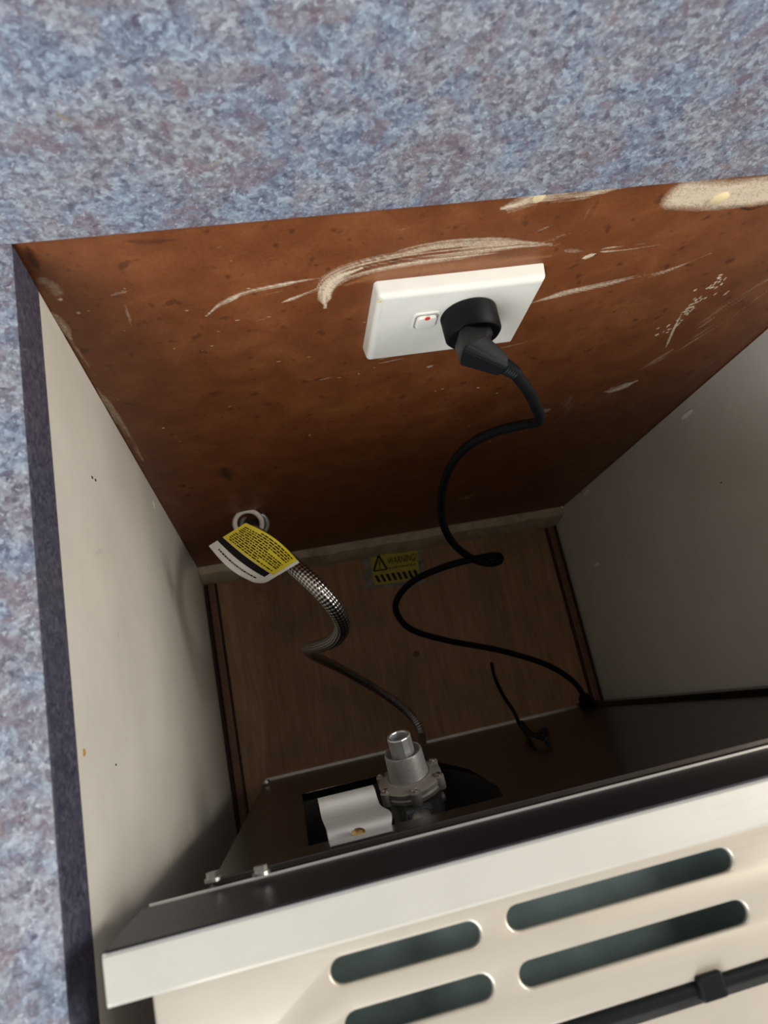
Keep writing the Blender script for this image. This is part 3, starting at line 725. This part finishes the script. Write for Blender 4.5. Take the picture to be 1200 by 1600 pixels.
# ------------------------------------------------------------------ power outlet
tl, tr_, br, bl = [on_y(p, 0.0) for p in ((579, 441), (846, 411), (800, 517), (571, 545))]
PX0 = (tl.x+bl.x)/2; PX1 = (tr_.x+br.x)/2; PZ1 = (tl.z+tr_.z)/2; PZ0 = (br.z+bl.z)/2
slope = ((tr_.z-tl.z)+(br.z-bl.z))/2/(PX1-PX0)
out = empty('power_outlet', ((PX0+PX1)/2, 0, PZ0), 'white plastic wall power outlet with rocker switch on the brown back wall', 'power outlet')
PT = 0.0112
def quadplate(x0, x1, z0, z1, y0, y1, bev, taper=0.0, cr=0.0025):
    """rounded plate standing off the wall from y0 to its face y1, with a quarter-round front edge"""
    b = bmesh.new(); cx, cz = (x0+x1)/2, (z0+z1)/2; hx, hz = (x1-x0)/2, (z1-z0)/2; dy = y1-y0
    prof = [(0.0, 0.0)]+[(taper+bev*(1-math.cos(k*math.pi/10)), 1-bev/abs(dy)*(1-math.sin(k*math.pi/10))) for k in range(6)]
    rings = []
    for off, f in prof:
        ring = []; rr = max(cr-off*0.5, 0.0004)
        for sx, sz, a0 in ((1, 1, 0), (-1, 1, 90), (-1, -1, 180), (1, -1, 270)):
            for k in range(5):
                a = R(a0+k*22.5); u = sx*(hx-off-rr)+rr*math.cos(a); w = sz*(hz-off-rr)+rr*math.sin(a)
                ring.append(b.verts.new((cx+u, y0+dy*f, cz+w-(0)+slope*u)))
        rings.append(ring)
    n = len(rings[0])
    for A, B in zip(rings, rings[1:]):
        for k in range(n): b.faces.new((A[k], A[(k+1) % n], B[(k+1) % n], B[k]))
    b.faces.new(rings[0]); b.faces.new(rings[-1][::-1])
    return b
obj('face_plate', quadplate(PX0, PX1, PZ0, PZ1, 0.0, -PT, 0.0042, 0.0008), M['gpo'], out, True)
sw = on_y((665, 500), -PT)
obj('switch_surround', quadplate(sw.x-0.0092, sw.x+0.0092, sw.z-0.0098, sw.z+0.0098, -PT+0.001, -PT-0.0007, 0.0005, cr=0.003), M['gpo'], out, True)
rk = obj('switch_rocker', quadplate(sw.x-0.0074, sw.x+0.0074, sw.z-0.0074, sw.z+0.0074, -PT, -PT-0.0030, 0.0012, 0.0004, cr=0.003), M['gpo'], out, True)
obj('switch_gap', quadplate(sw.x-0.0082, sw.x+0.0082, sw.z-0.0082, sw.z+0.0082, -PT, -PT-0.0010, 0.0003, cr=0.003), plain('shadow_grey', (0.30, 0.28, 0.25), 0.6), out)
dt = on_y((668, 498), -PT-0.003)
obj('red_dot', lathe([(0.0019, 0), (0.0019, 0.0003)], (dt.x, -PT-0.0029, dt.z), (0, -1, 0), 16), M['red'], rk)
b = lathe([(0.0020, 0), (0.0016, 0.0006)], on_y((594, 470), -PT+0.001), (0, -1, 0), 12); obj('screw_cap', b, M['filler'], out, True)

# ------------------------------------------------------------------ plug and cable
pc = on_y((731, 489), -PT)
plug = empty('power_plug', (pc.x, -PT, pc.z), 'black round plug with long black cable pushed into the white outlet', 'plug')
DT = 0.0185
obj('plug_disc', lathe([(0.0188, 0.0002), (0.0196, 0.0012), (0.0194, DT-0.002), (0.0178, DT), (0.012, DT+0.0002)], pc, (0, -1, 0), 48), M['plug'], plug, True)
# grip: wedge leaving the disc downwards and to the right
def loft(rings, bm=None):
    b = bm or bmesh.new(); V = [[b.verts.new(p) for p in r] for r in rings]; n = len(rings[0])
    for A, B in zip(V, V[1:]):
        for k in range(n): b.faces.new((A[k], A[(k+1) % n], B[(k+1) % n], B[k]))
    b.faces.new(V[0][::-1]); b.faces.new(V[-1]); return b
def oct_ring(c, dirv, w, h, up, ch=0.3):
    F = frame(dirv, up)
    pts = [(-1, -1+ch), (-1, 1-ch), (-1+ch, 1), (1-ch, 1), (1, 1-ch), (1, -1+ch), (1-ch, -1), (-1+ch, -1)]
    return [Vector(c)+F @ Vector((x*w, y*h, 0)) for x, y in pts]
e0 = Vector((pc.x+0.001, -PT-DT+0.003, pc.z-0.003)); e1 = at_depth((741, 548), 0.455); e2 = at_depth((786, 571), 0.462); e3 = at_depth((806, 583), 0.470)
up = Vector((0.1, 0.2, 1))
d01 = (e1-e0).normalized(); d12 = (e2-e1).normalized()
grip = loft([oct_ring(e0, Vector((0, -1, 0)), 0.0105, 0.0120, up), oct_ring(e0*0.6+e1*0.4, (d01+Vector((0, -1, 0))).normalized(), 0.0112, 0.0105, up), oct_ring(e1, (d01+d12).normalized(), 0.0108, 0.0082, up), oct_ring(e2, d12, 0.0058, 0.0058, up)])
bmesh.ops.bevel(grip, geom=list(grip.edges), offset=0.0006, segments=2, affect='EDGES')
obj('plug_grip', grip, M['plug'], plug, True)
sr = bmesh.new()
d23 = (e3-e2); 
for k in range(5): lathe([(0.0050-0.0002*k, -0.0009), (0.0056-0.0002*k, 0.0), (0.0050-0.0002*k, 0.0009)], e2+d23*(0.10+0.18*k), d23, 18, sr)
lathe([(0.0048, -0.001), (0.0040, d23.length+0.001)], e2, d23, 18, sr)
obj('strain_relief', sr, M['plug'], plug, True)
cr = 0.0039
cp = [(*(e2*0.3+e3*0.7), cr)]
for px, d in (((808, 588), 0.474), ((825, 610), 0.485), ((836, 632), 0.50), ((843, 651), 0.525), ((838, 660), 0.55), ((815, 664), 0.57), ((775, 674), 0.59), ((738, 692), 0.61), ((708, 722), 0.64), ((691, 766), 0.68), ((691, 812), 0.72), ((706, 846), 0.755), ((733, 870), 0.785), ((760, 880), 0.80), ((780, 877), 0.805), ((777, 868), 0.815), ((748, 872), 0.83), ((700, 884), 0.85), ((650, 905), 0.87), ((624, 930), 0.885), ((619, 955), 0.90), ((642, 983), 0.92), ((700, 1001), 0.945), ((780, 1016), 0.975), ((850, 1037), 1.00), ((890, 1060), 1.02), ((908, 1080), 1.04), ((917, 1098), 1.055)):
    p = at_depth(px, d); cp.append((p.x, p.y, p.z, cr))
obj('cable', tube(cp, 14, 8), M['rubber'], plug, True)
ge = Vector(cp[-1][:3])
obj('cable_gland', lathe([(0.0055, -0.016), (0.0085, -0.012), (0.0095, 0.0), (0.012, 0.002), (0.012, 0.006)], ge, Vector(cp[-1][:3])-Vector(cp[-2][:3]), 18), M['rubber'], plug, True)

# ------------------------------------------------------------------ black cable tie on the cooker's back
tw = [on_back((855, 1155), 0.008), on_back((838, 1150), 0.010), on_back((815, 1136), 0.012), on_back((806, 1112), 0.03), ]
tp = [(*to_world(p), 0.0022) for p in tw[:3]]
for px, d in (((803, 1112), 0.80), ((786, 1086), 0.79), ((773, 1058), 0.78), ((768, 1036), 0.775)): p = at_depth(px, d); tp.append((p.x, p.y, p.z, 0.0020))
ct = empty('cable_tie', tp[0][:3], 'loose black cable tie end sticking up from the dark back of the cooker', 'cable tie')
obj('tail', tube(tp, 8, 6), M['rubber'], ct, True)
lpth = [on_back(p, k) for p, k in (((815, 1128), 0.004), ((832, 1148), 0.010), ((852, 1140), 0.010), ((856, 1162), 0.004))]
obj('loop', tube([(*to_world(p), 0.0024) for p in lpth], 8, 6), M['rubber'], ct, True)
